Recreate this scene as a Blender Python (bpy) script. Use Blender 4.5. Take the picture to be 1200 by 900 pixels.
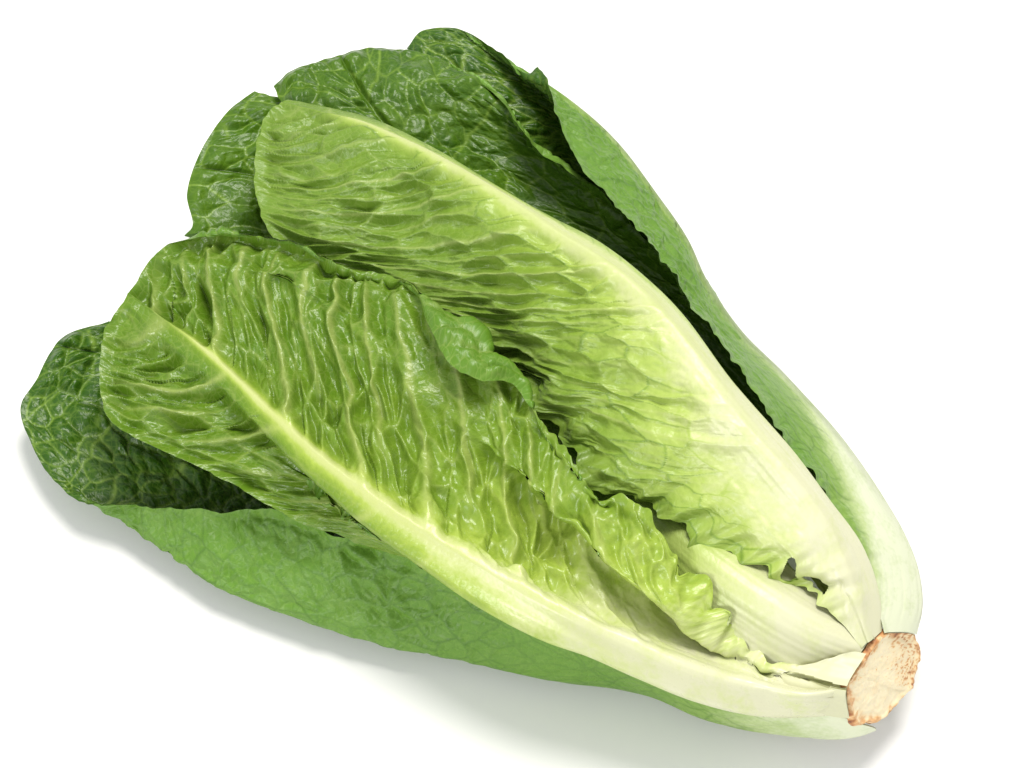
import bpy, math, random
import numpy as np
from mathutils import Vector, Matrix

for o in list(bpy.data.objects):
    bpy.data.objects.remove(o)
scene = bpy.context.scene
COL = scene.collection
random.seed(4)

# ------------------------------------------------------------------ camera
ELEV = math.radians(56)
DIST, LENS, SW = 1.25, 132.0, 36.0
cam_d = bpy.data.cameras.new("camera")
cam = bpy.data.objects.new("camera", cam_d)
COL.objects.link(cam)
CAM = Vector((0, -math.cos(ELEV) * DIST, math.sin(ELEV) * DIST))
cam.location = CAM
cam.rotation_euler = (math.pi / 2 - ELEV, 0, 0)
cam_d.lens, cam_d.sensor_width = LENS, SW
cam_d.clip_start, cam_d.clip_end = 0.01, 60
scene.camera = cam

# ------------------------------------------------------------------ light
world = bpy.data.worlds.new("World")
scene.world = world
world.use_nodes = True
bg = world.node_tree.nodes["Background"]
bg.inputs[0].default_value = (1.0, 1.0, 1.0, 1)
bg.inputs[1].default_value = 0.62


def area(name, loc, target, size, watt, col=(1, 1, 1)):
    d = bpy.data.lights.new(name, 'AREA')
    d.shape, d.size, d.energy, d.color = 'DISK', size, watt, col
    o = bpy.data.objects.new(name, d)
    COL.objects.link(o)
    o.location = loc
    o.rotation_euler = (Vector(target) - Vector(loc)).to_track_quat('-Z', 'Y').to_euler()
    return o


area("key_softbox", (0.22, 0.46, 1.85), (0, 0, 0.03), 0.9, 40, (1, 0.965, 0.90))
area("fill_softbox", (-0.95, -1.35, 0.95), (0, 0, 0.03), 0.6, 15)

vs = scene.view_settings
scene.display_settings.display_device = 'sRGB'
vs.view_transform, vs.look, vs.exposure, vs.gamma = 'Standard', 'None', 0.0, 1.0
vs.use_curve_mapping = False
scene.cycles.max_bounces = 8
scene.cycles.use_denoising = True

# ------------------------------------------------------------------ numeric helpers
RX = np.array(Matrix.Rotation(math.pi / 2 - ELEV, 3, 'X'))
CAMN = np.array(CAM)


def ray(u, v):
    d = np.stack([(u - 600) / 1200 * SW, -(v - 450) / 1200 * SW, -np.full_like(u, LENS)], -1)
    d = d @ RX.T
    return d / np.linalg.norm(d, axis=-1, keepdims=True)


def to_world(uvh):
    """sketch measurements (across, down, height above the table in cm) -> metres in the scene"""
    d = ray(uvh[..., 0], uvh[..., 1])
    k = (uvh[..., 2] * 0.01 - CAMN[2]) / d[..., 2]
    return CAMN + d * k[..., None]


def hermite(xk, yk, x):
    """non-uniform cubic through knots; yk (..., n, c) along axis 0"""
    n = len(xk)
    m = np.zeros_like(yk)
    d = (yk[1:] - yk[:-1]) / (xk[1:] - xk[:-1]).reshape((-1,) + (1,) * (yk.ndim - 1))
    m[0], m[-1] = d[0], d[-1]
    h = (xk[1:] - xk[:-1]).reshape((-1,) + (1,) * (yk.ndim - 1))
    if n > 2:
        m[1:-1] = (d[:-1] * h[1:] + d[1:] * h[:-1]) / (h[1:] + h[:-1])
    i = np.clip(np.searchsorted(xk, x, side='right') - 1, 0, n - 2)
    hh = (xk[i + 1] - xk[i])
    t = ((x - xk[i]) / hh).reshape((-1,) + (1,) * (yk.ndim - 1))
    hh = hh.reshape(t.shape)
    t2, t3 = t * t, t * t * t
    return ((2 * t3 - 3 * t2 + 1) * yk[i] + (t3 - 2 * t2 + t) * hh * m[i]
            + (-2 * t3 + 3 * t2) * yk[i + 1] + (t3 - t2) * hh * m[i + 1])


def sm(a, b, x):
    t = np.clip((x - a) / (b - a), 0, 1)
    return t * t * (3 - 2 * t)


def hsh(ix, iy, seed):
    h = (ix.astype(np.int64) * 374761393 + iy.astype(np.int64) * 668265263 + seed * 1442695041) & 0xFFFFFFFF
    h = ((h ^ (h >> 13)) * 1274126177) & 0xFFFFFFFF
    h = ((h ^ (h >> 16)) * 2246822519) & 0xFFFFFFFF
    return ((h ^ (h >> 15)) & 0xFFFFFF) / float(0xFFFFFF)


def noise(x, y, seed=0):
    ix, iy = np.floor(x), np.floor(y)
    fx, fy = x - ix, y - iy
    ux, uy = fx * fx * fx * (fx * (fx * 6 - 15) + 10), fy * fy * fy * (fy * (fy * 6 - 15) + 10)

    def g(dx, dy):
        a = hsh(ix + dx, iy + dy, seed) * 2 * math.pi
        return np.cos(a) * (fx - dx) + np.sin(a) * (fy - dy)
    return 1.5 * ((g(0, 0) * (1 - ux) + g(1, 0) * ux) * (1 - uy) + (g(0, 1) * (1 - ux) + g(1, 1) * ux) * uy)


def fbm(x, y, seed=0, o=3):
    r, a = 0, 1
    for i in range(o):
        r = r + a * noise(x * 2 ** i, y * 2 ** i, seed + i * 7)
        a *= .5
    return r


def voronoi(x, y, seed=0, jit=.85):
    ix, iy = np.floor(x), np.floor(y)
    f1 = np.full(x.shape, 9.)
    px, py = np.zeros_like(f1), np.zeros_like(f1)
    cid = np.zeros_like(f1)
    pts = []
    for dx in (-1, 0, 1):
        for dy in (-1, 0, 1):
            cx, cy = ix + dx, iy + dy
            qx = cx + .5 + (hsh(cx, cy, seed) - .5) * jit
            qy = cy + .5 + (hsh(cx, cy, seed + 91) - .5) * jit
            d = (qx - x) ** 2 + (qy - y) ** 2
            pts.append((qx, qy))
            b = d < f1
            f1 = np.where(b, d, f1)
            px, py = np.where(b, qx, px), np.where(b, qy, py)
            cid = np.where(b, hsh(cx, cy, seed + 17), cid)
    e = np.full(x.shape, 9.)
    for qx, qy in pts:                      # exact distance to the cell border
        vx, vy = qx - px, qy - py
        l = np.sqrt(vx * vx + vy * vy)
        ok = l > 1e-6
        dd = ((px + qx) / 2 - x) * vx + ((py + qy) / 2 - y) * vy
        e = np.where(ok, np.minimum(e, dd / np.maximum(l, 1e-6)), e)
    return e, cid, np.sqrt(f1)


# ------------------------------------------------------------------ materials
def lin(r, g, b):
    f = lambda c: c / 12.92 if c <= .04045 else ((c + .055) / 1.055) ** 2.4
    return (f(r / 255), f(g / 255), f(b / 255), 1)


def ramp(nt, stops):
    r = nt.nodes.new("ShaderNodeValToRGB")
    e = r.color_ramp.elements
    while len(e) > 1:
        e.remove(e[-1])
    e[0].position, e[0].color = stops[0]
    for p, c in stops[1:]:
        x = e.new(p)
        x.color = c
    return r


def leaf_material(name, front, back, vein, rough=.36, trans=.28, grain=1.0, vein_amt=.8, bump=.25, spec=.5, under_vein=None):
    m = bpy.data.materials.new(name)
    m.use_nodes = True
    nt = m.node_tree
    N, L = nt.nodes, nt.links
    P = N["Principled BSDF"]
    out = N["Material Output"]

    def att(a):
        n = N.new("ShaderNodeAttribute")
        n.attribute_name = a
        return n
    flat = att("flat").outputs["Vector"]

    def math_(op, a, b=None):
        n = N.new("ShaderNodeMath")
        n.operation = op
        for i, q in enumerate((a, b)):
            if q is None:
                continue
            if isinstance(q, (int, float)):
                n.inputs[i].default_value = q
            else:
                L.new(q, n.inputs[i])
        return n.outputs[0]

    def mix(f, a, b, mode='MIX'):
        n = N.new("ShaderNodeMix")
        n.data_type, n.blend_type = 'RGBA', mode
        for s, q in ((0, f), (6, a), (7, b)):
            if isinstance(q, (int, float, tuple)):
                n.inputs[s].default_value = q
            else:
                L.new(q, n.inputs[s])
        return n.outputs[2]

    def noise_(scale, detail=4):
        n = N.new("ShaderNodeTexNoise")
        n.inputs["Scale"].default_value = scale
        n.inputs["Detail"].default_value = detail
        L.new(flat, n.inputs["Vector"])
        return n.outputs["Fac"]

    def vor(scale):                          # finest veinlets: distance to the cell edge, warped
        w = N.new("ShaderNodeTexNoise")
        w.inputs["Scale"].default_value = scale * .6
        L.new(flat, w.inputs["Vector"])
        sc = N.new("ShaderNodeVectorMath")
        sc.operation = 'MULTIPLY_ADD'
        L.new(w.outputs["Color"], sc.inputs[0])
        sc.inputs[1].default_value = (.6 / scale,) * 3
        L.new(flat, sc.inputs[2])
        n = N.new("ShaderNodeTexVoronoi")
        n.feature = 'DISTANCE_TO_EDGE'
        n.inputs["Scale"].default_value = scale
        L.new(sc.outputs[0], n.inputs["Vector"])
        return n.outputs["Distance"]

    g = att("green").outputs["Fac"]
    v = att("vein").outputs["Fac"]
    b = att("under").outputs["Fac"]
    n1 = noise_(.09, 5)
    n2 = noise_(.6, 4)
    gg = math_('ADD', g, math_('MULTIPLY', math_('SUBTRACT', n1, .5), .30 * grain))
    gg = math_('ADD', gg, math_('MULTIPLY', math_('SUBTRACT', n2, .5), .16 * grain))
    rf, rb = ramp(nt, front), ramp(nt, back)
    L.new(gg, rf.inputs[0])
    L.new(gg, rb.inputs[0])
    blade = mix(b, rf.outputs[0], rb.outputs[0])
    fine = vor(.42)
    line = math_('MULTIPLY', math_('LESS_THAN', fine, .05), math_('MULTIPLY', g, .10))
    blade = mix(line, blade, vein)
    vcol = mix(b, vein, under_vein or vein)
    colr = mix(math_('MULTIPLY', v, vein_amt), blade, vcol)
    L.new(colr, P.inputs["Base Color"])
    P.inputs["Specular IOR Level"].default_value = spec
    ro = math_('ADD', math_('MULTIPLY', n2, .22), rough - .11)
    ro = math_('ADD', ro, math_('MULTIPLY', b, .09))
    L.new(ro, P.inputs["Roughness"])
    bp = N.new("ShaderNodeBump")
    bp.inputs["Strength"].default_value = bump
    bp.inputs["Distance"].default_value = .0006
    hgt = math_('ADD', math_('MULTIPLY', math_('MINIMUM', fine, .3), 2.4 * 1.0), math_('MULTIPLY', noise_(1.6, 3), .7))
    # along the pale base the relief is fibres, not cells
    L.new(math_('MULTIPLY', hgt, math_('ADD', math_('MULTIPLY', g, .9), .1)), bp.inputs["Height"])
    L.new(bp.outputs[0], P.inputs["Normal"])
    T = N.new("ShaderNodeBsdfTranslucent")
    tc = mix(.75, colr, (.68, .75, .3, 1), 'MULTIPLY')
    L.new(tc, T.inputs[0])
    L.new(bp.outputs[0], T.inputs["Normal"])
    M = N.new("ShaderNodeMixShader")
    M.inputs[0].default_value = trans
    L.new(P.outputs[0], M.inputs[1])
    L.new(T.outputs[0], M.inputs[2])
    L.new(M.outputs[0], out.inputs[0])
    return m


CREAM = lin(228, 228, 194)
PALE = lin(206, 216, 152)
YG = lin(170, 200, 92)
MG = lin(112, 160, 48)
DG = lin(52, 112, 26)
XG = lin(22, 78, 18)
M_HEART = leaf_material("heart_leaf", [(0, CREAM), (.20, lin(214, 222, 158)), (.40, lin(180, 202, 100)), (.7, lin(144, 174, 66)), (1, lin(116, 150, 50))],
                        [(0, CREAM), (.25, PALE), (.5, YG), (1, lin(128, 170, 60))], lin(194, 206, 130), vein_amt=.7, rough=.37, grain=1.3, trans=.24)
M_MID = leaf_material("middle_leaf", [(0, CREAM), (.18, lin(212, 222, 150)), (.36, lin(174, 198, 80)), (.62, lin(128, 160, 48)), (1, lin(94, 132, 30))],
                      [(0, CREAM), (.25, PALE), (.5, MG), (1, lin(94, 136, 34))], lin(198, 208, 126), rough=.30, grain=1.5, vein_amt=.7, trans=.22)
M_DARK = leaf_material("outer_leaf", [(0, CREAM), (.2, PALE), (.4, lin(132, 168, 58)), (.7, lin(88, 124, 26)), (1, lin(50, 90, 12))],
                       [(0, lin(224, 230, 200)), (.25, lin(188, 206, 144)), (.5, lin(134, 168, 78)), (1, lin(102, 146, 48))],
                       lin(158, 190, 80), rough=.34, vein_amt=.6, trans=.16, spec=.42, grain=1.6, under_vein=lin(60, 102, 28))
M_BASE = leaf_material("leaf_base", [(0, CREAM), (.3, lin(228, 228, 186)), (.7, PALE), (1, YG)], [(0, CREAM), (1, PALE)],
                       CREAM, rough=.42, grain=.6, vein_amt=.3, bump=.12)


# ------------------------------------------------------------------ leaf builder
def set_attr(me, name, arr):
    a = me.attributes.new(name, 'FLOAT', 'POINT')
    a.data.foreach_set('value', np.ascontiguousarray(arr, dtype=np.float32))


def mesh_from(name, V, F, nrm, attrs, mat):
    used = np.unique(F)
    remap = np.full(len(V), -1, np.int64)
    remap[used] = np.arange(len(used))
    F = remap[F]
    me = bpy.data.meshes.new(name)
    me.vertices.add(len(used))
    me.vertices.foreach_set('co', V[used].astype(np.float32).ravel())
    me.loops.add(F.size)
    me.loops.foreach_set('vertex_index', F.astype(np.int32).ravel())
    me.polygons.add(len(F))
    me.polygons.foreach_set('loop_start', (np.arange(len(F)) * 4).astype(np.int32))
    me.update(calc_edges=True)
    me.polygons.foreach_set('use_smooth', np.ones(len(F), bool))
    for k, a in attrs.items():
        if a.ndim == 1:
            set_attr(me, k, a[used])
        else:
            at = me.attributes.new(k, 'FLOAT_VECTOR', 'POINT')
            at.data.foreach_set('vector', np.ascontiguousarray(a[used], dtype=np.float32).ravel())
    if nrm is not None:
        me.normals_split_custom_set_from_vertices(nrm[used].tolist())
    me.materials.append(mat)
    return me


ROOT = bpy.data.objects.new("romaine_lettuce", None)
COL.objects.link(ROOT)
ROOT["label"] = "head of green romaine lettuce lying on plain white surface, cut stem at lower right"
ROOT["category"] = "lettuce"


def normals(Pg):
    a = np.gradient(Pg, axis=0)
    b = np.gradient(Pg, axis=1)
    n = np.cross(a, b)
    return n / np.maximum(np.linalg.norm(n, axis=-1, keepdims=True), 1e-12)


def leaf(name, label, curves, mat, p, ns, nt, rib_name='midrib'):
    """curves: [(t, [(across, down, height cm), ...] base -> tip), ...] with t rising from one margin to the other"""
    seed = p.get('seed', 1)
    rng = np.random.default_rng(seed)
    sw = p.get('swarp', 1.0)
    s = np.linspace(0, 1, ns)
    s = 1 - (1 - s) ** sw
    t = np.linspace(curves[0][0], curves[-1][0], nt)
    if p.get('tdens'):                                    # more columns where the leaf shows
        kt, kw = np.array(p['tdens'], float).T
        tf = np.linspace(curves[0][0], curves[-1][0], 2000)
        cw = np.cumsum(np.interp(tf, kt, kw))
        cw = (cw - cw[0]) / (cw[-1] - cw[0])
        t = np.interp(np.linspace(0, 1, nt), cw, tf)
    rows = []
    for tt, pts in curves:
        a = np.array(pts, float)
        b = a * np.array([1, 1, 34.])
        c = np.concatenate([[0], np.cumsum(np.sqrt(np.linalg.norm(np.diff(b, axis=0), axis=1)) ** 1.6)])
        chord = np.concatenate([[0], np.cumsum(np.linalg.norm(np.diff(b, axis=0), axis=1))])
        # sample evenly by length
        fine = hermite(c, a, np.linspace(0, c[-1], 600))
        fb = fine * np.array([1, 1, 34.])
        l = np.concatenate([[0], np.cumsum(np.linalg.norm(np.diff(fb, axis=0), axis=1))])
        l /= l[-1]
        rows.append(np.stack([np.interp(s, l, fine[:, k]) for k in range(3)], -1))
    K = np.stack(rows)                                    # (nc, ns, 3)
    tk = np.array([c[0] for c in curves], float)
    G = hermite(tk, K, t).transpose(1, 0, 2)              # (ns, nt, 3)
    Pg = to_world(G)
    # metric leaf coordinates in mm
    t0 = p.get('t0', 0.0)
    j0 = int(np.argmin(abs(t - t0)))
    dY = np.linalg.norm(np.diff(Pg, axis=1), axis=-1) * 1000
    Y = np.concatenate([np.zeros((ns, 1)), np.cumsum(dY, axis=1)], 1)
    Yw = Y[:, -1:] + 0
    edgeL, edgeR = Y.copy(), Yw - Y
    Y = Y - Y[:, j0:j0 + 1]
    ribline = Pg[:, j0]
    X0 = np.concatenate([[0], np.cumsum(np.linalg.norm(np.diff(ribline, axis=0), axis=1))]) * 1000
    X = np.repeat(X0[:, None], nt, 1)
    Ltot = X0[-1]
    S = np.repeat((X0 / Ltot)[:, None], nt, 1)
    aY = abs(Y)
    side = np.sign(Y)
    dX = np.linalg.norm(np.diff(Pg, axis=0), axis=-1) * 1000
    tipd = np.concatenate([np.cumsum(dX[::-1], axis=0)[::-1], np.zeros((1, nt))], 0)
    edge = np.minimum(np.minimum(edgeL, edgeR), tipd)     # mm to nearest margin
    # ---- venation
    ox, oy = rng.uniform(0, 50, 2)
    wx = fbm(X / 22 + ox, Y / 22 + oy, seed) * p.get('warp', 3.0)
    wy = fbm(X / 22 + oy, Y / 22 + ox, seed + 5) * p.get('warp', 3.0)
    k1, k2 = p.get('k1', .9), p.get('k2', .004)
    q = X - k1 * aY - k2 * aY ** 2 + wx + np.where(side > 0, 0, p.get('lat', 14) * .45)
    lat = p.get('lat', 14)
    q = q + .55 * lat * noise(q / (2.6 * lat) + 3.3, side * 7.7 + aY / 60, seed + 3)
    ph = q / lat
    kid = np.floor(ph + .5)
    d2 = abs(ph - kid) * lat / math.sqrt(1 + k1 * k1)
    w2 = p.get('w2', 1.0) * (.45 + .75 * np.exp(-aY / 28))
    hk = hsh(kid, side * 3 + 0 * kid, seed + 2)
    amp2 = (.45 + .55 * hk) * np.where(np.mod(kid, 2) == 0, 1, sm(2 + 22 * hk, 10 + 26 * hk, aY))
    v2 = np.exp(-(d2 / w2) ** 2) * amp2
    c3 = p.get('cell', (10, 9))
    q3 = q + (1 - p.get('shear3', .35)) * (k1 * aY + k2 * aY ** 2)
    e3, id3, _ = voronoi((q3 + wy * .6) / c3[0] + ox, (Y + wx * .8) / c3[1] + oy, seed + 11)
    d3 = e3 * min(c3)
    v3 = np.exp(-(d3 / p.get('w3', .45)) ** 2)
    c4 = p.get('cell4', (4.2, 3.8))
    e4, id4, _ = voronoi((q3 + wy * .8) / c4[0] + oy, (Y + wx * .6) / c4[1] + ox, seed + 23)
    d4 = e4 * min(c4)
    # ---- midrib
    rw = p.get('rw', [(0, 9), (.3, 5), (.7, 2.4), (1, .5)])
    wr = np.interp(S, [a for a, _ in rw], [b for _, b in rw])
    ribm = np.exp(-(aY / wr) ** 4)
    awayrib = 1 - np.exp(-(aY / (wr * 1.6)) ** 2)
    sg = sm(*p.get('relief_s', (.18, .5)), S)             # relief grows from the base
    quiet = np.ones_like(S)
    if p.get('quiet_neg'):
        quiet = np.where(Y < 0, sm(*p['quiet_neg'], S) * np.where(S > .74, sm(1.5, 8, aY), sm(5, 15, aY)), 1)
    if p.get('quiet_pos'):
        quiet = np.where(Y > 0, 0, 1) * quiet
    sg = sg * quiet
    for (ct, cw_, cf, cs) in p.get('calm', []):           # tight bends carry less relief
        quiet = quiet * (1 - (1 - cf) * np.exp(-((t[None] - ct) / cw_) ** 2) * sm(cs, cs + .08, S))
        sg = sg * (1 - (1 - cf) * np.exp(-((t[None] - ct) / cw_) ** 2) * sm(cs, cs + .08, S))
    loop = sm(1, p.get('loop', 4), edge)                  # laterals die out in loops before the margin
    gate = awayrib * sg * sm(0, p.get('edge_soft', 5), edge + .8)
    # ---- displacement (mm), + = front
    dome3 = 1 - np.exp(-(d3 / p.get('dw3', 1.8)) ** 1.5)
    dome2 = 1 - amp2 * np.exp(-(d2 / p.get('dw2', 2.6)) ** 1.6)
    dome4 = 1 - np.exp(-(d4 / 1.1) ** 1.5)
    cellamp = .35 + 1.0 * id3
    b = p.get('pucker', 1.0)
    dsp = gate * b * (p.get('A2', .8) * (dome2 * loop + (1 - loop) * .8) + p.get('A3', 1.0) * dome3 * cellamp + p.get('A4', .25) * dome4 * (.4 + id4))
    dsp = dsp * np.clip(1 + .6 * fbm(X / 26 + oy, Y / 20 + ox, seed + 83, 2), .25, 1.7)
    dsp = dsp + gate * p.get('An', .6) * fbm(X / 9 + ox, Y / 9 + oy, seed + 31)
    dsp = dsp + (.2 + .8 * gate) * (.1 + .9 * quiet) * p.get('Al', 1.5) * fbm(X / 38 + oy, Y / 38, seed + 37, 2)
    # ridges that fan from the rib (folds between laterals)
    fold = np.cos(2 * math.pi * ph)
    dsp = dsp + p.get('Af', 0) * fold * amp2 * np.exp(-aY / p.get('Lf', 40)) * awayrib * sm(*p.get('fold_s', (.2, .4)), S) * sm(0, 9, edge) * loop * quiet
    # long fibres on the rib
    fib = noise(X / 60, Y / 1.5 + oy, seed + 41) * .12 + noise(X / 90, Y / 3.2 + oy, seed + 43) * .2
    dsp = dsp + fib * (1 - sg * awayrib)
    ribup = p.get('ribup', 1.6)
    dsp = dsp + ribup * np.exp(-(aY / wr) ** 2) * np.interp(S, [0, .2, .5, 1], [0, .7, 1, .35])
    dsp = dsp + p.get('wave', .9) * np.exp(-edge / 6) * (noise((X + Y) / 13 + ox, (X - Y) / 17, seed + 71) + .5 * noise((X + Y) / 5 + oy, (X - Y) / 6, seed + 73)) * sm(.1, .3, S)
    # frill along the margins
    fr = p.get('frill', None)
    Ng = normals(Pg)
    tm = np.clip(nt // 2, 0, nt - 1)
    jm = int(np.argmin(abs(t - p.get('face_t', (t0 + t[0]) / 2))))
    im = int(ns * .6)
    view = CAMN - Pg[im, jm]
    if np.dot(Ng[im, jm], view) < 0:
        Ng = -Ng
        flip = True
    else:
        flip = False
    tangent = np.gradient(Pg, axis=1)
    tangent /= np.maximum(np.linalg.norm(tangent, axis=-1, keepdims=True), 1e-12)
    inpl = np.zeros_like(X)
    if fr:
        for (which, s0, s1, amp, wl, reach) in fr:
            ed = edgeL if which == 'L' else edgeR
            sgn = -1 if which == 'L' else 1
            win = sm(s0, s0 + .06, S) * (1 - sm(s1 - .06, s1, S))
            fall = np.exp(-(ed / reach) ** 1.5) * win
            r1 = noise(X / wl + ox, ed / 30, seed + 51)
            r2 = noise(X / (wl * .42) + oy, ed / 15, seed + 53)
            r3 = noise(X / (wl * .17) + oy, ed / 9 + ox, seed + 59)
            dsp = dsp + amp * fall * (1.2 * r1 + .75 * r2 + .35 * r3)
            inpl = inpl + sgn * amp * fall * (.9 * r2 + 1.1 * noise(X / (wl * .36) + 9, 0 * X, seed + 55) * (.4 + abs(noise(X / wl, 0 * X, 77)) * 1.6) + .28 * noise(X / (wl * .12) + 3, 0 * X, seed + 56))
    # fine teeth on every margin
    rim = np.exp(-(edge / 1.4))
    teeth = .5 * noise(X / 3.1 + ox, 0 * X, seed + 61) + .9 * noise(X / 11 + oy, 0 * X, seed + 63)
    inpl = inpl + np.where(edgeL < edgeR, -1, 1) * rim * teeth * p.get('teeth', .7)
    taper = sm(0, .05, S)
    Pd = Pg + Ng * (dsp * taper)[..., None] * .001 + tangent * (inpl * taper)[..., None] * .001
    th = (p.get('thick', .55) + p.get('ribthick', 3.0) * np.exp(-(aY / (wr * np.where(Y < 0, .5, 1))) ** 2) * np.interp(S, [0, .5, 1], [1, .6, .12]))
    th = th * (.25 + .75 * sm(0, 2.0, edge))
    Nd = normals(Pd)
    if flip:
        Nd = -Nd
    Pb = Pd - Nd * th[..., None] * .001
    if p.get('keep_up', True):
        Pb[..., 2] = np.maximum(Pb[..., 2], .0006)
        Pd[..., 2] = np.maximum(Pd[..., 2], .0011)
    # ---- colour drivers
    gs = p.get('green_s', (.05, .75))
    gy = p.get('green_y', 16)
    fy = aY / (aY + edge + 3)
    g = sm(gs[0], gs[1], S + p.get('edge_shift', .0) * fy ** 1.5) * p.get('gmax', 1.0)
    g = g * (1 - np.exp(-(aY / (gy * (1.15 - 1.1 * S) + .5)) ** 1.4) * (1 - p.get('ribgreen', .15)) * (1 - sm(.87, .97, S)))
    g = g + p.get('edge_green', .0) * np.exp(-edge / 8) * sm(.2, .5, S)
    g = g + p.get('dv3', 0) * np.exp(-(d3 / .35) ** 2) * sm(.2, .5, g) * (hsh(np.floor(id3 * 97), 0 * id3, 9) > .35)
    g = np.clip(g, 0, 1.2)
    veinc = np.maximum(np.maximum(v2 * p.get('vc2', .9) * sm(.1, .4, g) * sm(0, 4, edge) * (.25 + .75 * loop), v3 * p.get('vc3', .5) * sm(.15, .5, g) * (.35 + .65 * hsh(np.floor(id3 * 97), 0 * id3, 5))),
                       ribm * p.get('vcr', .9) * sm(.1, .5, S) * (1 - .97 * sm(.85, .96, S)))
    veinc = np.maximum(veinc, p.get('vc4', .0) * np.exp(-(d4 / .3) ** 2) * sm(.2, .5, g) * sm(0, 3, edge))
    veinc = np.clip(veinc, 0, 1)
    n = ns * nt
    V = np.concatenate([Pd.reshape(-1, 3), Pb.reshape(-1, 3)])
    NN = np.concatenate([Nd.reshape(-1, 3), -Nd.reshape(-1, 3)])
    idx = np.arange(n).reshape(ns, nt)
    Ff = np.stack([idx[:-1, :-1], idx[1:, :-1], idx[1:, 1:], idx[:-1, 1:]], -1)
    hole = np.zeros((ns - 1, nt - 1), bool)
    for (hu, hv, ha, hb, hr) in p.get('holes', []):
        du, dv = G[:-1, :-1, 0] - hu, G[:-1, :-1, 1] - hv
        c_, s_ = math.cos(hr), math.sin(hr)
        xx, yy = du * c_ + dv * s_, -du * s_ + dv * c_
        hole |= (xx / ha) ** 2 + (yy / hb) ** 2 + .35 * noise(du / 6, dv / 6, 3) < 1
    isr = (aY < wr * 1.05)[:-1, :-1] & (aY < wr * 1.05)[1:, 1:]
    isr[:2] = isr[2:3]
    if flip:
        front, bk = Ff[..., ::1], Ff[..., ::-1] + n
    else:
        front, bk = Ff, Ff[..., ::-1] + n
    # orientation check against normals
    a, b_, c_ = V[front[5, 5, 0]], V[front[5, 5, 1]], V[front[5, 5, 2]]
    if np.dot(np.cross(b_ - a, c_ - a), NN[front[5, 5, 0]]) < 0:
        front, bk = front[..., ::-1], bk[..., ::-1]

    def border(line):
        a0, a1 = line[:-1], line[1:]
        return np.stack([a0, a1, a1 + n, a0 + n], -1)
    keep = ~hole
    body = [front[keep & ~isr], bk[keep & ~isr]]
    body += [border(idx[:, 0]), border(idx[::-1, -1]), border(idx[-1, :]), border(idx[0, ::-1])]
    Fb = np.concatenate([x.reshape(-1, 4) for x in body])
    flatv = np.stack([X, Y, 0 * X], -1).reshape(-1, 3)
    attrs = {'green': np.tile(g.ravel(), 2), 'vein': np.tile(veinc.ravel(), 2),
             'under': np.concatenate([np.zeros(n), np.ones(n)]) if not p.get('pale_front') else np.concatenate([np.ones(n), np.zeros(n)]),
             'flat': np.concatenate([flatv, flatv + np.array([300, 170, 0])])}
    me = mesh_from(name, V, Fb, NN, attrs, mat)
    ob = bpy.data.objects.new(name, me)
    COL.objects.link(ob)
    ob.parent = ROOT
    if label:
        ob["label"] = label
    if rib_name and isr.any():
        Fr = np.concatenate([front[keep & isr].reshape(-1, 4), bk[keep & isr].reshape(-1, 4)])
        mr = mesh_from(rib_name, V, Fr, NN, attrs, mat)
        r = bpy.data.objects.new(rib_name, mr)
        COL.objects.link(r)
        r.parent = ob
    return ob


# ------------------------------------------------------------------ white surface
def surface():
    m = bpy.data.materials.new("white_surface")
    m.use_nodes = True
    nt = m.node_tree
    P = nt.nodes["Principled BSDF"]
    tc = nt.nodes.new("ShaderNodeTexCoord")
    n = nt.nodes.new("ShaderNodeTexNoise")
    n.inputs["Scale"].default_value = 3
    nt.links.new(tc.outputs["Object"], n.inputs["Vector"])
    r = ramp(nt, [(0, (.86, .86, .86, 1)), (1, (.88, .88, .88, 1))])
    nt.links.new(n.outputs["Fac"], r.inputs[0])
    nt.links.new(r.outputs[0], P.inputs["Base Color"])
    P.inputs["Roughness"].default_value = .8
    P.inputs["Specular IOR Level"].default_value = .2
    me = bpy.data.meshes.new("white_surface")
    me.from_pydata([(-4, -3, 0), (4, -3, 0), (4, 5, 0), (-4, 5, 0)], [], [(0, 1, 2, 3)])
    me.materials.append(m)
    o = bpy.data.objects.new("white_surface", me)
    COL.objects.link(o)
    o["kind"] = "structure"
    o["label"] = "plain seamless white surface under the lettuce"


surface()

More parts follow.
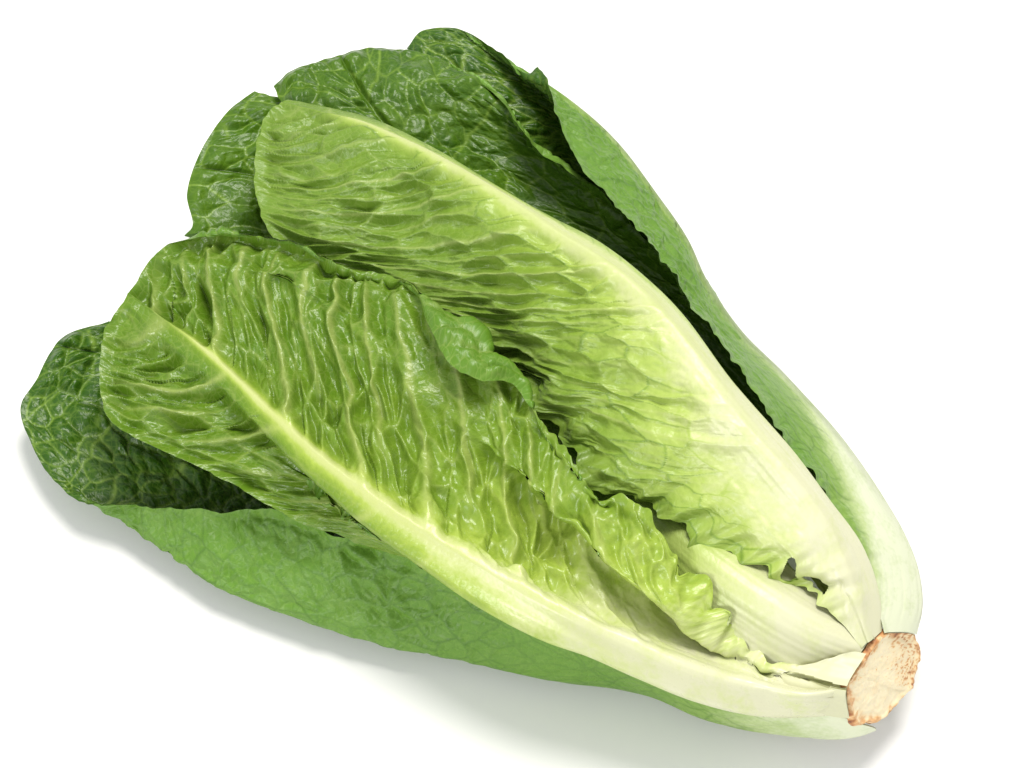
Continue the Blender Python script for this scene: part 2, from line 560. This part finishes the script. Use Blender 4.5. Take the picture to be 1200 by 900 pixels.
# ------------------------------------------------------------------ the leaves
# lower wrapper leaf: dark inside at the left tip, margin curled up, pale back along the lower side
leaf("leaf", "dark green wrapper leaf at the left and lower side, margin curled up to show its pale back",
     [(-1, [(990, 825, 2), (850, 770, 1.5), (650, 650, 1.5), (450, 500, 2), (300, 410, 2.4), (200, 385, 2.4), (128, 377, 2.3)]),
      (-.7, [(992, 832, 1.9), (850, 785, 1.2), (650, 675, 1.1), (450, 545, 1.4), (300, 460, 1.8), (190, 415, 1.9), (100, 400, 2.0), (77, 393, 2.0)]),
      (-.3, [(993, 838, 1.8), (850, 800, .9), (650, 710, .8), (450, 600, .9), (300, 520, 1.2), (180, 470, 1.3), (90, 440, 1.6), (43, 445, 1.7)]),
      (.1, [(996, 846, 1.5), (850, 820, .6), (650, 745, .4), (450, 655, .4), (300, 575, .8), (180, 525, 1.0), (90, 495, 1.3), (24, 484, 1.5)]),
      (.45, [(1004, 858, 1.6), (880, 843, .7), (760, 800, .5), (640, 778, .5), (480, 731, .5), (340, 676, .7), (200, 606, 1.1), (110, 560, 1.2), (47, 540, 1.4)]),
      (.72, [(1026, 853, 1.75), (1012, 859, 1.7), (995, 862, 1.6), (967, 863, 1.4), (891, 856, 1.2), (823, 841, 1.2), (760, 814, 1.3), (640, 794, 1.35), (560, 777, 1.2), (480, 761, 1.2), (405, 742, 1.2), (340, 721, 1.2), (250, 685, 1.2), (197, 651, 1.2), (140, 611, 1.2), (67, 567, 1.4)]),
      (1, [(996, 843, 3.05), (975, 836, 3.0), (950, 832, 3.0), (891, 834, 2.8), (760, 795, 3), (640, 745, 3.4), (500, 668, 3.6), (440, 634, 3.7), (391, 628, 3.7), (365, 612, 3.6), (327, 599, 3.3), (283, 598, 3.0), (200, 597, 2.4), (143, 592, 1.9), (92, 587, 1.6)])],
     M_DARK, dict(seed=3, t0=-.6, k1=.9, k2=.002, lat=24, w2=.7, cell=(10, 9), cell4=(5, 4.6), A2=.8, A3=1.7, A4=.6, An=.5, Al=1.2, calm=[(.68, .12, .4, .2)], dw3=2.4, dw2=3.5, vc4=.3, frill=[('R', .5, .98, .8, 26, 8)],
                  relief_s=(.3, .6), green_s=(.0, .35), green_y=14, gmax=1, ribup=.4, ribthick=1.5, w3=.42, vc3=.95, vc2=.95, vcr=.2, ribgreen=.9, face_t=-.3,
                  rw=[(0, 9), (.3, 5), (.7, 1.2), (1, .4)], thick=.5, teeth=.7, swarp=1.15, tdens=[(-1, 1), (.4, .8), (.6, 2.6), (1, 3)]), 560, 300)

# right-hand outer leaf: inside at the top, margin folded inwards, white rib on the outside
leaf("leaf", "outer leaf on the right, folded over so its pale green back and white rib show",
     [(-1, [(1030, 725, 2.6), (900, 480, 2.2), (760, 340, 2.2), (640, 230, 3.0), (550, 140, 3.9), (490, 85, 4.4), (476, 58, 4.5)]),
      (-.3, [(1040, 728, 2.4), (930, 480, 1.6), (800, 320, 1.6), (700, 210, 2), (610, 120, 3.7), (540, 60, 4.4), (502, 34, 4.6)]),
      (.2, [(1062, 738, 2.2), (1000, 570, 1.6), (880, 410, 1.5), (790, 270, 1.8), (700, 165, 2.8), (625, 95, 3.8), (575, 55, 4.4), (555, 40, 4.6)]),
      (.6, [(1061, 742, 3.6), (1070, 712, 3.3), (1067, 673, 3.2), (1052, 632, 3.4), (1024, 584, 3.6), (975, 513, 3.8), (918, 449, 4), (866, 400, 4.1), (825, 340, 4.2), (806, 293, 4.3), (765, 230, 4.4), (735, 187, 4.5), (708, 157, 4.6), (678, 130, 4.7), (640, 102, 4.9), (612, 84, 4.9)]),
      (1, [(1036, 742, 4.65), (1024, 697, 4.8), (1005, 639, 5.0), (959, 573, 5.5), (904, 492, 6.0), (860, 423, 6.4), (815, 359, 6.4), (780, 308, 6.3), (751, 273, 6.2), (712, 230, 6), (687, 202, 5.9), (657, 147, 5.7), (647, 117, 5.5), (640, 90, 5.3), (631, 77, 5.1)])],
     M_DARK, dict(seed=8, t0=.5, k1=.9, k2=.002, lat=18, w2=.75, cell=(9, 8), cell4=(4, 3.8), A2=.7, A3=1.2, A4=.7, An=.4, Al=.6, dw3=2.2, dw2=3, vc4=.3,
                  relief_s=(.35, .65), green_s=(.25, .62), edge_shift=.35, green_y=12, ribup=.2, ribthick=2.5, w3=.42, vc3=.9, vc2=.95, face_t=-.3, ribgreen=.2,
                  rw=[(0, 13), (.3, 9), (.6, 2.5), (1, .4)], thick=.5, teeth=1.0, frill=[('R', .08, .8, 1.7, 16, 7)], tdens=[(-1, 1), (.2, .7), (.55, 2.6), (1, 3)]), 540, 290)

# left back lobe
leaf("leaf", "small dark green leaf lobe at the back left with raised pale veins",
     [(-1, [(990, 760, 2), (700, 560, 2), (450, 390, 2.5), (300, 320, 3), (216, 276, 3.5)]),
      (-.6, [(992, 757, 2), (700, 545, 2), (450, 360, 2.6), (310, 280, 3.2), (226, 262, 3.7)]),
      (-.2, [(994, 752, 2.1), (700, 530, 2.1), (470, 340, 2.8), (320, 240, 3.5), (219, 228, 4)]),
      (.3, [(996, 748, 2.3), (700, 500, 2.3), (500, 310, 3), (350, 200, 3.8), (238, 172, 4.4)]),
      (.7, [(998, 745, 2.4), (720, 480, 2.5), (520, 280, 3.2), (390, 170, 4), (268, 130, 4.6)]),
      (1, [(1000, 742, 2.6), (740, 460, 2.7), (560, 260, 3.4), (420, 150, 4.1), (330, 116, 4.6), (298, 108, 4.7)])],
     M_DARK, dict(seed=14, t0=.1, k1=.7, k2=.004, lat=20, cell=(12, 10), cell4=(4.5, 4.2), A2=1.0, A3=2.0, A4=.5, An=.4, Al=1.0, dw3=2.3,
                  relief_s=(.3, .6), green_s=(.0, .35), gmax=.82, ribup=.2, ribthick=1, w3=.27, w2=.5, vc3=.9, vc2=1, vcr=.2, ribgreen=.9,
                  rw=[(0, 8), (.5, 3), (.8, .8), (1, .3)], thick=.5, teeth=1.0, swarp=1.7), 300, 200)

# big dark back leaf
leaf("leaf", "large dark green leaf standing behind the pale ribbed heart leaf",
     [(-1, [(1000, 740, 3), (850, 560, 3), (700, 440, 3.5), (550, 340, 4), (420, 240, 4.6), (350, 160, 5), (321, 102, 5.1)]),
      (-.6, [(1002, 737, 2.9), (860, 530, 2.9), (720, 400, 3.2), (570, 300, 3.8), (460, 210, 4.4), (390, 130, 5.2), (350, 79, 5.2)]),
      (-.3, [(1005, 735, 2.8), (870, 500, 2.8), (740, 370, 3), (600, 270, 3.6), (500, 190, 4.4), (440, 120, 5.3), (405, 63, 5.1)]),
      (.3, [(1010, 730, 2.8), (880, 460, 2.6), (760, 330, 2.8), (660, 250, 3.2), (580, 180, 4), (520, 120, 5), (485, 85, 5.4), (462, 57, 5)]),
      (.72, [(1015, 725, 3), (885, 440, 3.2), (780, 310, 3.6), (700, 235, 4), (640, 175, 4.6), (590, 130, 5), (545, 98, 5.2), (505, 66, 5)]),
      (.96, [(1020, 720, 3.2), (895, 440, 3.8), (800, 315, 4.2), (730, 240, 4.6), (699, 215, 4.9), (682, 208, 5), (659, 187, 5.1), (642, 181, 5.2), (629, 171, 5.2), (612, 145, 5.3), (595, 121, 5.3), (575, 101, 5.3), (549, 88, 5.2), (522, 74, 5)]),
      (1, [(1018, 720, 3.4), (890, 444, 4.1), (795, 320, 4.5), (724, 246, 5), (696, 217, 5.1), (679, 210, 5.2), (656, 190, 5.3), (638, 184, 5.4), (625, 173, 5.4), (608, 147, 5.5), (592, 123, 5.5), (573, 103, 5.4), (548, 90, 5.3), (521, 76, 5)])],
     M_DARK, dict(seed=21, t0=-.35, k1=.8, k2=.003, lat=26, cell=(13, 11), cell4=(4.8, 4.4), A2=.9, A3=2.0, A4=.5, An=.5, Al=1.0, dw3=2.6,
                  relief_s=(.3, .6), green_s=(.0, .3), gmax=.86, ribup=.3, ribthick=1, w3=.25, w2=.45, vc3=.75, vc2=.8, vcr=.2, ribgreen=.9, face_t=-.3,
                  rw=[(0, 8), (.5, 3), (.8, .8), (1, .3)], thick=.5, teeth=.8, swarp=1.3), 380, 260)

# inner white rib of the heart
leaf("leaf", "inner heart leaf with a broad cream base between the two pale leaves",
     [(-1, [(1002, 774, 4.5), (945, 806, 3.6), (890, 806, 3.4), (860, 775, 4.0), (815, 738, 4.6), (740, 660, 4.6), (660, 570, 5.0), (610, 500, 5.1)]),
      (0, [(1010, 763, 4.65), (950, 740, 5.3), (880, 697, 5.75), (820, 652, 5.8), (740, 580, 5.4), (670, 510, 5.3), (615, 470, 5.2)]),
      (1, [(1018, 751, 4.7), (975, 708, 5.0), (930, 668, 5.3), (870, 630, 5.5), (790, 570, 5.3), (700, 490, 5.3), (625, 440, 5.2)])],
     M_HEART, dict(seed=33, t0=0, relief_s=(.45, .8), green_s=(.12, .8), green_y=30, ribgreen=.9, ribup=.7, ribthick=3, A2=.6, A3=1.2, A4=.2, An=.3, Al=.5,
                  rw=[(0, 12), (.5, 8), (1, 2)], vc2=.3, vc3=.2, vcr=.3, teeth=.6, thick=.9, lat=9), 260, 120)

# upper heart leaf
leaf("leaf", "pale yellow green heart leaf above, its cream midrib arching along the right edge",
     [(-1, [(1010, 760, 4.7), (978, 721, 5.2), (935, 692, 5.6), (906, 674, 5.7), (866, 656, 5.8), (815, 628, 5.9), (763, 596, 6.0), (706, 574, 6.0), (668, 533, 6.0), (628, 488, 6.0), (592, 446, 5.9), (540, 420, 5.8), (480, 385, 5.8), (420, 340, 5.8), (350, 310, 5.8), (318, 277, 5.8), (300, 227, 5.8), (297, 193, 5.9), (300, 167, 6), (306, 146, 6), (311, 135, 6)]),
      (-.5, [(1015, 754, 4.8), (985, 690, 5.8), (940, 630, 6.7), (880, 570, 7.2), (800, 520, 7.5), (700, 440, 7.5), (600, 360, 7.4), (500, 290, 7.2), (420, 235, 7), (360, 190, 6.7), (330, 155, 6.4), (316, 126, 6.1)]),
      (0, [(1024, 748, 4.8), (1013, 690, 5.5), (985, 620, 6.4), (930, 545, 7.4), (860, 465, 8.2), (800, 388, 8.7), (735, 325, 8.8), (650, 268, 8.7), (560, 211, 8.3), (480, 168, 7.6), (420, 143, 7), (370, 130, 6.4), (329, 120, 6.05)]),
      (.15, [(1033, 740, 4.6), (1031, 705, 4.8), (1010, 640, 5.4), (972, 586, 6), (934, 534, 6.6), (858, 447, 7.4), (798, 367, 8), (761, 330, 8.2), (704, 285, 8.2), (648, 255, 8.1), (581, 217, 7.8), (515, 177, 7.3), (431, 137, 6.6), (341, 118, 5.9)]),
      (.45, [(1026, 752, 4), (1000, 650, 3.8), (930, 550, 4.5), (850, 460, 5), (760, 350, 5.5), (650, 280, 5.5), (560, 240, 5.2), (450, 180, 5), (354, 124, 5.6)])],
     M_HEART, dict(seed=42, k1=1.0, k2=.006, lat=11, w2=.75, cell=(11, 11), cell4=(3.4, 4.4), A2=1.0, A3=2.2, A4=.4, An=.7, Al=2.6, dw2=2.0, dw3=2.2, warp=2.2, shear3=.8, dv3=.45,
                   pucker=-1, relief_s=(.15, .5), green_s=(.08, .9), edge_shift=.42, green_y=11, gmax=1, ribup=1.0, ribthick=3, w3=.3, vc3=.25, vc2=.6, vcr=.9,
                   rw=[(0, 12), (.25, 7), (.55, 3.4), (.8, 1.6), (1, .4)], thick=.6, Af=.8, Lf=40, face_t=-.5, teeth=.5, quiet_pos=1, loop=14,
                   frill=[('L', .02, .62, 4.4, 24, 12)],
                   holes=[(928, 668, 8, 14, -.35), (951, 689, 7, 14, -.65)]), 560, 280)

# lower heart leaf, the most prominent
leaf("leaf", "glossy mid green leaf in front with a strong straight midrib and deep side folds",
     [(-1, [(994, 837, 3.2), (880, 822, 2.3), (740, 772, 2.6), (600, 705, 3.0), (500, 660, 3.5), (430, 640, 3.9), (380, 622, 4.1), (330, 602, 4.2), (280, 572, 4.3), (250, 556, 4.4), (200, 532, 4.5), (150, 508, 4.6), (127, 490, 4.7), (117, 450, 4.8), (117, 417, 4.8), (123, 388, 4.9), (131, 374, 5)]),
      (-.5, [(994, 836, 3.3), (880, 829, 2.4), (740, 784, 3.0), (600, 717, 3.7), (500, 662, 4.3), (430, 622, 4.7), (370, 578, 5), (300, 525, 5.2), (240, 478, 5.3), (190, 432, 5.3), (160, 395, 5.2), (138, 362, 5.1)]),
      (-.2, [(994, 836, 3.4), (944, 836, 2.6), (891, 833, 2.3), (816, 814, 2.6), (744, 784, 3.0), (688, 758, 3.4), (639, 740, 3.7), (560, 699, 4.1), (500, 658, 4.4), (436, 618, 4.9), (362, 562, 5.4), (305, 506, 5.6), (255, 455, 5.6), (205, 408, 5.4), (145, 352, 5.2)]),
      (-.12, [(994, 836, 3.5), (944, 841, 3.2), (891, 840, 3.2), (816, 823, 3.7), (744, 794, 4.1), (688, 769, 4.5), (639, 752, 4.8), (560, 711, 5.1), (500, 670, 5.3), (440, 627, 5.5), (360, 555, 5.8), (305, 498, 5.8), (258, 446, 5.7), (212, 403, 5.4), (146, 350, 5.2)]),
      (0, [(992, 815, 4.3), (944, 822, 4.4), (880, 812, 4.3), (800, 788, 4.9), (730, 756, 5.3), (660, 722, 5.7), (580, 676, 5.9), (510, 633, 6), (440, 586, 6.1), (380, 540, 6.1), (320, 486, 6), (270, 437, 5.8), (225, 398, 5.5), (183, 368, 5.3), (150, 343, 5.2)]),
      (.3, [(992, 805, 4.45), (940, 805, 4.3), (870, 787, 4.2), (800, 754, 4.5), (730, 715, 4.9), (650, 670, 5.4), (570, 610, 5.8), (490, 545, 6.1), (410, 470, 6.2), (340, 405, 6.2), (270, 360, 6), (215, 345, 5.7), (162, 326, 5.2)]),
      (.58, [(992, 800, 4.4), (935, 797, 4.2), (868, 775, 4.1), (815, 738, 4.3), (772, 698, 4.8), (730, 666, 5.3), (690, 634, 5.7), (640, 590, 6), (580, 545, 6.4), (490, 465, 6.7), (410, 395, 6.7), (340, 335, 6.5), (270, 315, 6.2), (215, 315, 5.8), (174, 307, 5.3)]),
      (.70, [(993, 798, 4.45), (932, 793, 4.3), (868, 770, 4.2), (806, 748, 4.9), (776, 716, 5.7), (725, 678, 6.2), (682, 638, 6.5), (630, 580, 6.7), (575, 520, 6.8), (500, 440, 7), (420, 375, 6.9), (335, 325, 6.6), (267, 302, 6.2), (184, 296, 5.5)]),
      (.84, [(994, 796, 4.5), (930, 790, 4.3), (868, 765, 4.4), (834, 737, 5.1), (797, 698, 6.1), (750, 650, 6.7), (705, 605, 6.9), (650, 545, 7.1), (590, 480, 7.3), (530, 405, 7.4), (440, 350, 7.1), (330, 305, 6.6), (265, 288, 6.2), (199, 286, 5.6)]),
      (.95, [(996, 793, 4.55), (945, 785, 4.3), (906, 778, 4.2), (882, 763, 4.4), (856, 736, 4.9), (846, 715, 5.4), (817, 683, 6), (794, 655, 6.5), (758, 620, 6.8), (736, 595, 7), (695, 572, 7.1), (664, 540, 7.2), (640, 500, 7.2), (616, 466, 7.3), (604, 442, 7.5), (580, 428, 7.7), (542, 398, 7.8), (506, 360, 7.7), (486, 334, 7.3), (455, 323, 7), (393, 311, 6.7), (340, 288, 6.5), (273, 277, 6.2), (229, 279, 5.95)]),
      (1, [(998, 788, 4.6), (951, 783, 4.3), (906, 777, 4.2), (882, 762, 4.4), (859, 736, 4.9), (851, 715, 5.4), (822, 680, 5.9), (801, 655, 6.4), (764, 616, 6.7), (742, 592, 6.9), (700, 571, 7), (670, 540, 7.1), (646, 500, 7.1), (617, 472, 7.3), (602, 450, 7.6), (560, 446, 8.0), (524, 422, 8.1), (503, 384, 7.9), (492, 350, 7.4), (460, 325, 6.9), (393, 313, 6.7), (340, 288, 6.5), (273, 278, 6.2), (235, 278, 6)])],
     M_MID, dict(seed=57, k1=.6, k2=.006, lat=17, w2=1.7, cell=(9, 12), cell4=(4.6, 5), shear3=.8, A2=2.5, A3=3.1, A4=.45, An=1.0, calm=[(.64, .06, .45, 0), (-.16, .09, .15, 0)], Al=1.2, dw2=3.2, dw3=2.4, loop=17, warp=2.6,
                 pucker=-1, relief_s=(.12, .4), green_s=(.06, .85), edge_shift=.22, green_y=9, gmax=.95, ribup=1.0, ribthick=2.5, w3=.4, vc3=.3, vc2=.75, vcr=1,
                 rw=[(0, 9), (.25, 5.6), (.5, 2.9), (.8, 1.4), (1, .3)], thick=.55, Af=2.3, Lf=50, face_t=.3, teeth=.6, quiet_neg=(.52, .68),
                 frill=[('R', .03, .5, 3.8, 20, 10)]), 580, 320)

# torn white leaf base beside the stem
leaf("leaf_base", "torn white leaf base beside the cut stem",
     [(-1, [(995, 842, 3.6), (960, 836, 3.7), (930, 815, 4.2), (912, 790, 4.3)]),
      (0, [(992, 806, 4.75), (972, 802, 4.7), (950, 795, 4.6), (922, 788, 4.5)]),
      (1, [(1015, 766, 4.9), (1000, 764, 4.95), (968, 773, 4.85), (938, 780, 4.6)])],
     M_BASE, dict(seed=61, t0=0, relief_s=(2, 3), green_s=(.4, 3), ribup=.3, ribthick=.5, A2=0, A3=0, A4=0, An=0, Al=.6, rw=[(0, 1), (1, 1)],
                  vc2=0, vc3=0, vcr=0, teeth=.6, thick=.9), 80, 60, rib_name=None)


# ------------------------------------------------------------------ the cut stem
def stem():
    nrm = np.array([.767, -.544, .342])
    nrm /= np.linalg.norm(nrm)
    c = to_world(np.array([1038., 796., 3.1]))
    poly = np.array([(1046, 736), (1058, 735), (1069, 738), (1074, 745), (1079, 756), (1079, 768), (1076, 779), (1073, 792), (1069, 806), (1062, 816), (1054, 824), (1045, 835),
                     (1035, 845), (1025, 850), (1016, 849), (1004, 853), (999, 846), (997, 840), (993, 830), (991, 821), (990, 811), (991, 802), (997, 792), (1004, 783), (1012, 771), (1020, 760), (1027, 750), (1035, 741)], float)
    d = ray(poly[:, 0], poly[:, 1])
    k = ((c - CAMN) @ nrm) / (d @ nrm)
    ring = CAMN + d * k[:, None]
    cen = ring.mean(0)
    na, nr = 168, 44
    th = np.linspace(0, len(poly), na, endpoint=False)
    closed = np.concatenate([ring[-2:], ring, ring[:3]])
    R = hermite(np.arange(-2, len(poly) + 3).astype(float), closed, th)
    rr = np.linspace(0, 1, nr)
    P = cen + (R[None] - cen) * rr[:, None, None]
    ang = np.linspace(0, 2 * math.pi, na, endpoint=False)[None].repeat(nr, 0)
    r2 = rr[:, None].repeat(na, 1)
    x, y = r2 * np.cos(ang), r2 * np.sin(ang)
    hgt = .25 * fbm(x * 5, y * 5, 3) + .12 * fbm(x * 16, y * 16, 4)
    hgt += .55 * sm(.80, .93, r2) - 1.9 * sm(.93, 1.0, r2) + .3 * fbm(x * 9, y * 9, 9) * sm(.7, .95, r2)
    hgt += .55 * sm(-.03, .04, x + .2 * y + .12) * sm(-.15, .25, y) - .3      # knife step across the face
    P = P + nrm * (hgt * .001)[..., None]
    rough_rim = noise(np.cos(ang) * 6, np.sin(ang) * 6, 5)
    P += (R - cen)[None] * (.016 * rough_rim * sm(.85, 1, r2))[..., None]
    lean = -.09 * np.sin(ang) - .05 * np.cos(ang)
    brown = .62 * sm(.74, .97, r2 + lean * r2 + .16 * fbm(x * 4, y * 4, 12)) + .38 * sm(.93, 1.0, r2 + .04 * fbm(x * 9, y * 9, 14))
    brown = brown * (.8 + .45 * fbm(x * 9, y * 9, 19))
    patch = sm(.05, .6, .45 * x + .85 * y + .22 * fbm(x * 3, y * 3, 16)) * sm(-.22, -.08, x + .1 * fbm(x * 5, y * 5, 18))
    stip = sm(.05, .5, fbm(x * 17, y * 17, 15))
    stain = .3 * np.exp(-((x + .22) ** 2 + (y + .02) ** 2) / .012) * (.7 + fbm(x * 8, y * 8, 27))
    dots = .45 * sm(.55, .8, fbm(x * 15 + 3, y * 15, 25)) * sm(-.5, .3, x)
    brown = np.clip(brown + patch * (.16 + .55 * stip) + stain + dots + .10 * fbm(x * 2.5, y * 2.5, 29), 0, 1)
    idx = np.arange(na * nr).reshape(nr, na)
    nx = np.roll(idx, -1, 1)
    F = np.stack([idx[:-1], idx[1:], nx[1:], nx[:-1]], -1).reshape(-1, 4)
    m = bpy.data.materials.new("cut_stem")
    m.use_nodes = True
    nt = m.node_tree
    N, L = nt.nodes, nt.links
    Pn = N["Principled BSDF"]
    a = N.new("ShaderNodeAttribute")
    a.attribute_name = "brown"
    tc = N.new("ShaderNodeTexCoord")
    no = N.new("ShaderNodeTexNoise")
    no.inputs["Scale"].default_value = 420
    no.inputs["Detail"].default_value = 6
    L.new(tc.outputs["Object"], no.inputs["Vector"])
    ad = N.new("ShaderNodeMath")
    ad.operation = 'MULTIPLY_ADD'
    L.new(no.outputs["Fac"], ad.inputs[0])
    ad.inputs[1].default_value = .16
    ad2 = N.new("ShaderNodeMath")
    ad2.operation = 'ADD'
    L.new(a.outputs["Fac"], ad2.inputs[0])
    ad2.inputs[1].default_value = -.06
    L.new(ad2.outputs[0], ad.inputs[2])
    r = ramp(nt, [(0, lin(238, 226, 190)), (.28, lin(234, 212, 168)), (.5, lin(216, 170, 116)), (.8, lin(178, 118, 66)), (1, lin(120, 68, 38))])
    L.new(ad.outputs[0], r.inputs[0])
    L.new(r.outputs[0], Pn.inputs["Base Color"])
    Pn.inputs["Roughness"].default_value = .55
    Pn.inputs["Subsurface Weight"].default_value = .15
    Pn.inputs["Subsurface Radius"].default_value = (.004, .003, .0015)
    b = N.new("ShaderNodeBump")
    b.inputs["Strength"].default_value = .35
    b.inputs["Distance"].default_value = .0006
    L.new(no.outputs["Fac"], b.inputs["Height"])
    L.new(b.outputs[0], Pn.inputs["Normal"])
    me = mesh_from("cut_face", P.reshape(-1, 3), F, None, {"brown": brown.ravel()}, m)
    # side wall of the stem running back into the head
    ns2 = 24
    q = np.linspace(0, 1, ns2)
    W = []
    axis = np.array([-.80, .57, -.45])
    axis /= np.linalg.norm(axis)
    edge = P[-1]
    for i, a_ in enumerate(q):
        W.append(cen + (edge - cen) * (1 - .5 * a_ ** .8) + axis * a_ * .014)
    W = np.array(W)
    W[..., 2] = np.maximum(W[..., 2], .002)
    idx = np.arange(na * ns2).reshape(ns2, na)
    nx = np.roll(idx, -1, 1)
    F2 = np.stack([idx[:-1], idx[1:], nx[1:], nx[:-1]], -1).reshape(-1, 4)
    br = np.repeat((.75 * np.exp(-q * 9))[:, None], na, 1).ravel()
    ms = mesh_from("stem", W.reshape(-1, 3), F2, None, {"brown": br}, m)
    st = bpy.data.objects.new("stem", ms)
    COL.objects.link(st)
    st.parent = ROOT
    st["label"] = "cut cream stem end with browned rim"
    cf = bpy.data.objects.new("cut_face", me)
    COL.objects.link(cf)
    cf.parent = st


stem()
